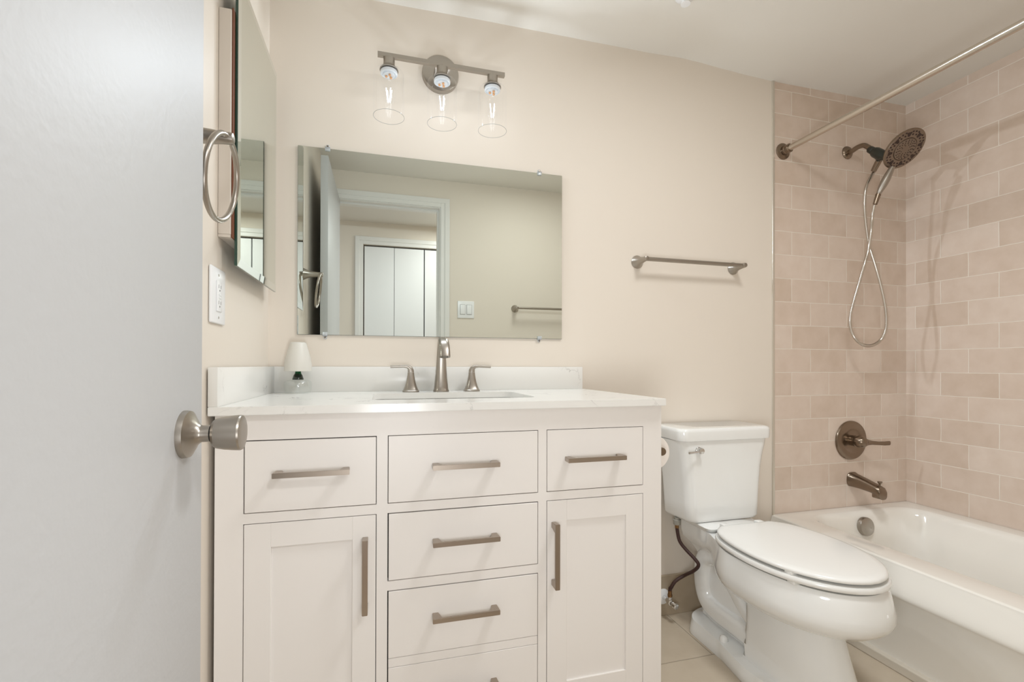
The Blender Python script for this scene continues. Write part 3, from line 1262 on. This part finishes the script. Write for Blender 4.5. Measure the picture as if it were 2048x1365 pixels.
def seat_outline(off, n=1):
    right = [(-.272, 0), (-.272, .108), (-.282, .122), (-.305, .146), (-.34, .166), (-.40, .182), (-.47, .1895), (-.53, .188), (-.59, .177), (-.64, .158), (-.685, .130), (-.72, .096), (-.744, .058), (-.7555, .02), (-.7565, 0)]
    pts = [Vector((TCX+x, y, 0)) for y, x in right]
    c = catmull(pts[2:], 5)
    rgt = [pts[1]] + c
    lft = [Vector((2*TCX-p.x, p.y, 0)) for p in rgt[::-1][1:]]
    loop = rgt+lft
    cen = Vector((TCX, -.50, 0))
    out = []
    for p in loop:
        d_ = (p-cen)
        L_ = d_.length
        out.append(cen+d_*((L_+off)/L_))
    return out


def seat_ring(off, z):
    return [Vector((p.x, p.y, z)) for p in seat_outline(off)]


bm = B()
rings = [seat_ring(o_2, z) for o_2, z in ((-.060, .4165), (-.030, .4150), (-.004, .4150), (0, .4175), (.001, .4250), (-.002, .4300), (-.012, .4315), (-.05, .4315))]
loft(bm, rings)
P('seat_ring', bm, SEATM, toi, angle=50)
bm = B()
rings = [seat_ring(o_2, z) for o_2, z in ((-.060, .4400), (-.014, .4388), (-.008, .4395), (-.006, .4425), (-.0075, .4480), (-.014, .4515), (-.030, .4535), (-.08, .4555), (-.14, .4565))]
loft(bm, rings)
P('seat_cover', bm, SEATM, toi, angle=50)
bm = B()
for sg in (-1, 1):
    P('seat_hinge', bbox(TCX+sg*.075-.014, TCX+sg*.075+.014, -.292, -.255, .410, .450, .004), SEATM, toi)
for sg in (-1, 1):
    for yy, zz in ((-.62, .4352), (-.63, .4115)):
        P('seat_bumper', bbox(TCX+sg*.147-.010, TCX+sg*.147+.010, yy-.012, yy+.012, zz-.0042, zz+.0042, .001), SEATM, toi)

# supply valve + hose
sv = base('supply_valve', (1.470, -.012, .125), 'chrome angle stop valve with white escutcheon on the tile base beside the toilet', 'valve')
vx, vz = 1.466, .080
bm = B()
lathe(bm, (vx, -.0115, vz), (0, -1, 0), [(.031, 0), (.0305, .003), (.023, .006), (.012, .008)], 32)
P('escutcheon', bm, PLASTIC, sv)
bm = B()
lathe(bm, (vx, -.014, vz), (0, -1, 0), [(.0085, 0), (.0085, .034), (.011, .036), (.011, .054), (.0075, .056), (.0001, .056)], 20)
lathe(bm, (vx, -.060, vz), (0, 0, 1), [(.007, 0), (.007, .014), (.0088, .015), (.0088, .024)], 20)
P('valve_body', bm, CHROME, sv, angle=30)
bm = B()
lathe(bm, (vx+.001, -.068, vz), (.25, -1, -.12), [(.0045, 0), (.0045, .008), (.0105, .010), (.0125, .014), (.0125, .026), (.010, .029), (.0001, .030)], 10)
P('valve_handle', bm, CHROME, sv, angle=20)
hs = base('supply_hose', (1.47, -.07, .11), 'dark brown braided supply hose curving from the stop valve up to the toilet tank', 'hose')
tnx, tny = at(1354, 1040, -.105).x, -.105
top_ = Vector((tnx, tny, .398))
pp = [Vector((vx, -.060, .118)), Vector((vx, -.062, .136))]
for a_, b_, y_ in ((1341, 1178, -.075), (1351, 1163, -.085), (1370, 1151, -.095), (1388, 1142, -.150), (1397, 1131, -.170), (1389, 1118, -.160), (1372, 1100, -.130), (1359, 1082, -.112)):
    pp.append(at(a_, b_, y_))
pp.append(Vector((tnx, tny, .388)))
pp.append(top_)
bm = B()
tube(bm, catmull(pp, 8), .0066, 14)
P('braid', bm, HOSEB, hs, angle=60)
bm = B()
lathe(bm, (vx, -.060, .102), (0, 0, 1), [(.0095, 0), (.0095, .009), (.0078, .010), (.0078, .024)], 8)
P('lower_ferrule', bm, BRASS, hs, angle=30)
bm = B()
lathe(bm, (tnx, tny, .390), (0, 0, 1), [(.0078, 0), (.0078, .014)], 16)
P('upper_ferrule', bm, BRASS, hs)
bm = B()
lathe(bm, (tnx, tny, .403), (0, 0, 1), [(.012, 0), (.0145, .001), (.0160, .019), (.015, .020), (.010, .0205), (.010, .0280)], 10)
P('coupling_nut', bm, NUT, hs, angle=25)

# paper holder on the vanity's side
th = base('paper_holder', (1.11, -.46, .765), 'brushed nickel toilet paper holder on the right side of the vanity', 'paper holder')
TPX, TPZ = 1.163, .765
bm = B()
lathe(bm, (1.1095, -.462, TPZ), (1, 0, 0), [(.020, .0003), (.020, .004), (.010, .010), (.0075, .018), (.0075, TPX-1.1095)], 28)
P('post', bm, NICKEL, th)
bm = B()
lathe(bm, (TPX, -.476, TPZ), (0, 1, 0), [(.0001, 0), (.0105, 0), (.0120, .003), (.0120, .010), (.0085, .013), (.0085, .15), (.0001, .151)], 28)
P('roller', bm, NICKEL_D, th)
bm = B()
lathe(bm, (0, 0, 0), (0, 1, 0), [(.0195, -.434), (.0495, -.434), (.051, -.432), (.051, -.337), (.0495, -.335), (.0195, -.335), (.0195, -.434)], 56, cap=False)
roll = link('toilet_paper_roll', bm, PAPER, smooth=True)
roll.location = (TPX, 0, TPZ+.0085-.0193)
tag(roll, 'white toilet paper roll hanging on the holder beside the vanity', 'toilet paper')

# ------------------------------------------------------------------ bathtub
tub = base('bathtub', (2.42, -.78, 0), 'white enamelled alcove bathtub along the tiled wall', 'bathtub')
RZ = .365
TY0, TY1 = YF+.003, -.0015


def rrn(x0, x1, y0, y1, r, z, n=10):
    pts = []
    for cx, cy, a0 in ((x1-r, y1-r, 0), (x0+r, y1-r, 90), (x0+r, y0+r, 180), (x1-r, y0+r, 270)):
        for i in range(n+1):
            t = radians(a0+90*i/n)
            pts.append(Vector((cx+r*cos(t), cy+r*sin(t), z)))
    return pts


bm = B()
X0, X1 = 2.018, 2.8185
rings = [rrn(X0+.010, X1, TY0, TY1, .006, RZ-.0005), rrn(X0+.02, X1-.01, TY0+.01, TY1-.01, .006, RZ+.0005),
         rrn(2.122, 2.742, TY0+.075, TY1-.055, .10, RZ+.0005), rrn(2.128, 2.737, TY0+.08, TY1-.06, .10, RZ-.001),
         rrn(2.137, 2.728, TY0+.09, TY1-.070, .10, RZ-.008), rrn(2.146, 2.718, TY0+.10, TY1-.080, .10, RZ-.025),
         rrn(2.165, 2.700, TY0+.15, TY1-.100, .11, RZ-.12), rrn(2.190, 2.675, TY0+.24, TY1-.125, .12, RZ-.22),
         rrn(2.22, 2.645, TY0+.30, TY1-.155, .12, RZ-.275), rrn(2.28, 2.58, TY0+.36, TY1-.22, .10, RZ-.298), rrn(2.40, 2.46, TY0+.6, TY1-.6, .02, RZ-.300)]
loft(bm, rings, cap=False)
bm.faces.new(bm.verts[-44:])
P('basin', bm, TUBM, tub, angle=60)
# apron: rolled rim, sloping band, rounded ledge, then the skirt falling back
pr = [(X0+.0105, RZ-.0005), (X0+.005, RZ-.002), (X0+.001, RZ-.006), (X0-.001, RZ-.013), (X0-.020, .300), (X0-.026, .280), (X0-.0275, .270), (X0-.0265, .262), (X0-.022, .252), (X0-.012, .215), (X0-.002, .16), (X0+.008, .10), (X0+.018, .03), (X0+.020, 0)]
bm = B()
pc = catmull([(x, 0, z) for x, z in pr], 4)
ca = [bm.verts.new((p.x, TY0, p.z)) for p in pc] + [bm.verts.new((X0+.05, TY0, 0)), bm.verts.new((X0+.05, TY0, RZ-.02))]
cb = [bm.verts.new((p.x, TY1, p.z)) for p in pc] + [bm.verts.new((X0+.05, TY1, 0)), bm.verts.new((X0+.05, TY1, RZ-.02))]
for i in range(len(ca)):
    j = (i+1) % len(ca)
    bm.faces.new((ca[i], ca[j], cb[j], cb[i]))
bm.faces.new(ca)
bm.faces.new(cb[::-1])
P('apron', bm, TUBM, tub, angle=50)
bm = B()
n_ = Vector((0, -1, .15)).normalized()
oc = Vector((2.4350, -.0955, .3065))
lathe(bm, oc, n_, [(.040, -.006), (.040, .008), (.0385, .0115), (.035, .013), (.0001, .0132)], 44)
op = P('overflow_plate', bm, NICKEL, tub, angle=30)
for dx in (-.0185, .0185):
    bm = B()
    lathe(bm, oc+Vector((dx, 0, -.008))+n_*.0125, n_, [(.0042, 0), (.0042, .0012), (.0030, .002), (.0001, .002)], 16)
    P('plate_screw', bm, NICKEL, op)

# tub spout
ts = base('tub_spout', (2.478, 0, .492), 'brushed nickel tub spout with diverter knob on the tiled end wall above the tub', 'spout')
bm = B()
rings = []
for y, zc_, a, b in ((-.0008, .492, .0335, .0335), (-.004, .492, .0335, .0335), (-.008, .4905, .0310, .0315), (-.05, .4855, .0275, .0275), (-.095, .4770, .0245, .0235), (-.122, .4700, .0240, .0225), (-.137, .4625, .0238, .0245), (-.143, .4550, .0225, .0215), (-.1445, .4480, .018, .0140)):
    rings.append(ovring((2.478, y, zc_), (1, 0, 0), (0, 0, 1), a, b, 32, 2.8))
loft(bm, rings)
box(bm, 2.478-.021, 2.478+.021, -.142, -.106, .4365, .4600, .006)
sp2 = P('spout_body', bm, NICKEL_D, ts, angle=40)
bm = B()
lathe(bm, (2.478, -.128, .487), (0, 0, 1), [(.004, 0), (.004, .012), (.0075, .017), (.0095, .022), (.009, .024), (.0001, .0245)], 20)
P('diverter_knob', bm, NICKEL_D, ts)

# shower valve
sv2 = base('shower_valve', (2.467, 0, .674), 'round brushed nickel shower valve plate with single lever handle on the tiled end wall', 'valve')
bm = B()
vo = Vector((2.467, -.0008, .6745))
lathe(bm, vo, (0, -1, 0), [(.0905, 0), (.0905, .004), (.088, .0085), (.080, .0115), (.060, .0135), (.052, .0125), (.046, .010), (.034, .011), (.0001, .012)], 64)
P('trim_plate', bm, NICKEL_D, sv2, angle=30)
bm = B()
lathe(bm, vo, (0, -1, 0), [(.0245, .010), (.0245, .032), (.0225, .033), (.0225, .040), (.0265, .041), (.0270, .052), (.024, .064), (.017, .073), (.008, .077), (.0001, .078)], 40)
hub = P('handle_hub', bm, NICKEL_D, sv2, angle=30)
bm = B()
rings = []
for t_, a, b, dz, yy in ((0, .021, .020, 0, -.052), (.018, .019, .016, -.001, -.054), (.034, .013, .010, -.003, -.058), (.052, .0095, .0062, -.005, -.062), (.085, .0085, .0055, -.008, -.066), (.118, .0095, .0055, -.0095, -.070), (.142, .0100, .0050, -.0085, -.073), (.146, .0085, .0035, -.0083, -.0735)):
    rings.append(ovring((vo.x+t_, yy, vo.z+dz), (0, 1, 0), (0, 0, 1), b, a, 20, 2.4))
loft(bm, rings)
P('lever', bm, NICKEL_D, hub, angle=50)

# ------------------------------------------------------------------ shower head set
sh = base('handheld_shower', (2.450, 0, 2.016), 'brushed nickel shower head with handheld wand and looped metal hose, on the tiled wall', 'shower head')
bm = B()
fo = Vector((2.450, -.0006, 2.0165))
lathe(bm, fo, (0, -1, 0), [(.0300, 0), (.0295, .003), (.024, .009), (.014, .013), (.0105, .0135), (.0001, .0135)], 40)
P('wall_flange', bm, NICKEL_D, sh, angle=40)
hc = Vector((2.4665, -.240, 1.9308))                 # centre of the spray face
A_, B_ = radians(43), radians(-5)
fn = Vector((sin(B_)*cos(A_), -cos(B_)*cos(A_), -sin(A_))).normalized()
bm = B()
arm = catmull([fo+Vector((0, -.004, 0)), at(1703, 303, -.030), at(1715, 295, -.060), at(1727, 291, -.086), at(1736, 294.5, -.106), at(1745, 301.5, -.128)], 6)
tube(bm, arm, .0105, 20)
P('shower_arm', bm, NICKEL_D, sh, angle=60)
bm = B()
ja = at(1740, 299, -.117)
jd = (at(1777, 318, -.212)-fn*.012) - ja
jl = jd.length
lathe(bm, ja, jd, [(.0140, 0), (.0150, .002), (.0150, .022), (.0130, .024), (.0130, .030), (.019, .034), (.0215, .044), (.0215, jl*.72), (.018, jl*.8), (.014, jl*.88), (.014, jl)], 30)
jm = ja + jd.normalized()*.052
lathe(bm, jm, at(1758, 322, -.148)-jm, [(.012, 0), (.012, .022), (.009, .026), (.009, .034)], 20)
P('swivel_bracket', bm, RUBBER, sh, angle=35)
bm = B()
fu, fv = frame_axes(fn)
lathe(bm, hc, fn, [(.020, -.024), (.045, -.018), (.070, -.0115), (.0810, -.0065), (.0830, -.0025), (.0825, .0), (.080, .0012), (.0001, .0012)], 72)
hd = P('spray_disc', bm, [NICKEL_D], sh, angle=30)
bm = B()
lathe(bm, hc, fn, [(.0785, .0012), (.0780, .0026), (.0465, .0026), (.0455, .0008), (.0440, .0008), (.0430, .0040), (.040, .0052), (.012, .0060), (.0001, .0060)], 64)
P('spray_face', bm, HEADF, hd, angle=30)
bm = B()


def dot(rad, ang, s, el=1.0, lift=.0028):
    c = hc + fn*lift + (fu*cos(ang)+fv*sin(ang))*rad
    lathe(bm, c, fn, [(s, -.001), (s, .0009), (s*.6, .0013), (.0001, .0014)], 10)


for k_ in range(8):
    a0_ = 2*pi*k_/8
    for dr, da in ((.0590, -.13), (.0590, .13), (.0705, -.19), (.0705, 0), (.0705, .19)):
        dot(dr, a0_+da, .0034)
for rr_, nn, ss in ((.037, 18, .0021), (.030, 15, .0019), (.0235, 11, .0021), (.017, 8, .0018)):
    for k_ in range(nn):
        dot(rr_, 2*pi*k_/nn+rr_*40, ss, lift=.0056)
P('nozzles', bm, NOZZLE, hd)['kind'] = 'stuff'
for k_ in range(8):
    bm = B()
    a0_ = 2*pi*(k_+.5)/8
    pts_ = []
    for rad, da in ((.0520, -.07), (.0520, .07), (.0700, .14), (.0700, -.14)):
        pts_.append(hc+fn*.0022+(fu*cos(a0_+da)+fv*sin(a0_+da))*rad)
    q0 = [bm.verts.new(p) for p in pts_]
    q1 = [bm.verts.new(p+fn*.0012) for p in pts_]
    bm.faces.new(q1)
    for i in range(4):
        j = (i+1) % 4
        bm.faces.new((q0[i], q0[j], q1[j], q1[i]))
    P('spray_slot', bm, NOZZLE, hd, smooth=False)


# wand handle
w0, w1, w2 = at(1785, 334, -.200), at(1757, 388, -.160), at(1750, 409, -.152)
bm = B()
pth = catmull([w0, w0.lerp(w1, .35), w0.lerp(w1, .7), w1], 8)
tube(bm, pth, lambda t: .0095+.0060*sin(pi*min(1, t*1.05)), 24, sq=(1.0, 1.0))
P('wand_handle', bm, NICKEL, hd, angle=60)
bm = B()
tube(bm, [w1, w1.lerp(w2, .04)], .0088, 20)
tube(bm, [w1.lerp(w2, .06), w2], lambda t: .0105-.0018*t, 20)
P('wand_collar', bm, NICKEL_D, hd, angle=60)
c0_, c1_ = at(1758, 321, -.146), at(1747, 342, -.114)
bm = B()
tube(bm, [c0_, c1_], lambda t: .0125-.0015*t, 20)
P('hose_collar', bm, NICKEL_D, sh, angle=60)
zo = [(580, 315), (537, 400), (528, 480), (530, 560), (540, 650), (556, 740), (590, 850), (620, 960), (641, 1060), (649, 1150), (640, 1215), (610, 1262), (560, 1287), (510, 1278), (470, 1240), (448, 1180), (450, 1110), (470, 1030), (499, 930), (524, 840), (549, 750), (563, 650), (570, 570), (582, 503)]
hp = []
for i, (a, b) in enumerate(zo):
    t = i/(len(zo)-1)
    y = lerp_tab([(0, -.113), (.2, -.100), (.40, -.128), (.54, -.105), (.68, -.075), (.85, -.112), (1, -.152)], t)
    hp.append(at(1540+a/2.786, 230+b/2.786, y))
cp = catmull(hp, 22)
# even spacing for the metal rings
L_ = [0]
for a, b in zip(cp, cp[1:]):
    L_.append(L_[-1]+(b-a).length)
tot = L_[-1]
N_ = 560
ev = []
j = 0
for i in range(N_+1):
    s_ = tot*i/N_
    while j < len(L_)-2 and L_[j+1] < s_:
        j += 1
    t = (s_-L_[j])/max(1e-9, L_[j+1]-L_[j])
    ev.append(cp[j].lerp(cp[j+1], t))
bm = B()
cnt = [0]


def hr(t):
    cnt[0] += 1
    return .0070 if cnt[0] % 2 else .0054


tube(bm, ev, hr, 12)
P('metal_hose', bm, HOSEM, sh, angle=80)

# ------------------------------------------------------------------ shower rod
rod = base('shower_rod', (2.079, -.78, 1.977), 'straight brushed nickel shower curtain rod spanning the alcove above the tub edge', 'shower rod')
bm = B()
lathe(bm, (2.080, -.030, 1.977), (0, -1, 0), [(.0001, 0), (.0128, 0), (.0128, -YF-.06), (.0001, -YF-.06)], 36)
P('rod', bm, RODM, rod)
for y, s in ((0, -1), (YF, 1)):
    bm = B()
    lathe(bm, (2.080, y+s*.0008, 1.977), (0, s, 0), [(.036, 0), (.036, .003), (.033, .005), (.022, .006), (.0205, .007), (.0205, .022), (.019, .023), (.019, .038), (.016, .040), (.013, .040)], 44)
    P('end_flange', bm, NICKEL_D, rod, angle=30)

# small cap on the ceiling
bm = B()
lathe(bm, (0, 0, 0), (0, 0, -1), [(.034, 0), (.034, .003), (.028, .008), (.014, .012), (.011, .022), (.016, .026), (.016, .029), (.0001, .030)], 32)
spk = link('ceiling_sprinkler', bm, PLASTIC, smooth=True)
spk.location = (1.362, -.305, 2.2925)
tag(spk, 'small white sprinkler head on the ceiling at the top of the view', 'sprinkler')

# unseen ceiling lamps, added as bodies for the fill lights set at the top
for nm, lc, rr_, lab in (('fill_lamp', (1.35, -.98, 2.29), .19, 'round white flush lamp added on the bathroom ceiling for fill light, out of view'), ('fill_lamp', (.95, -2.05, 2.215), .17, 'round white flush lamp added on the hall ceiling for fill light, out of view'),):
    bm = B()
    lathe(bm, (0, 0, 0), (0, 0, -1), [(rr_, -.004), (rr_, .018), (rr_-.012, .024), (.0001, .024)], 48)
    o = link(nm, bm, FILLG, smooth=True, angle=40)
    o.location = lc
    tag(o, lab, 'ceiling lamp')
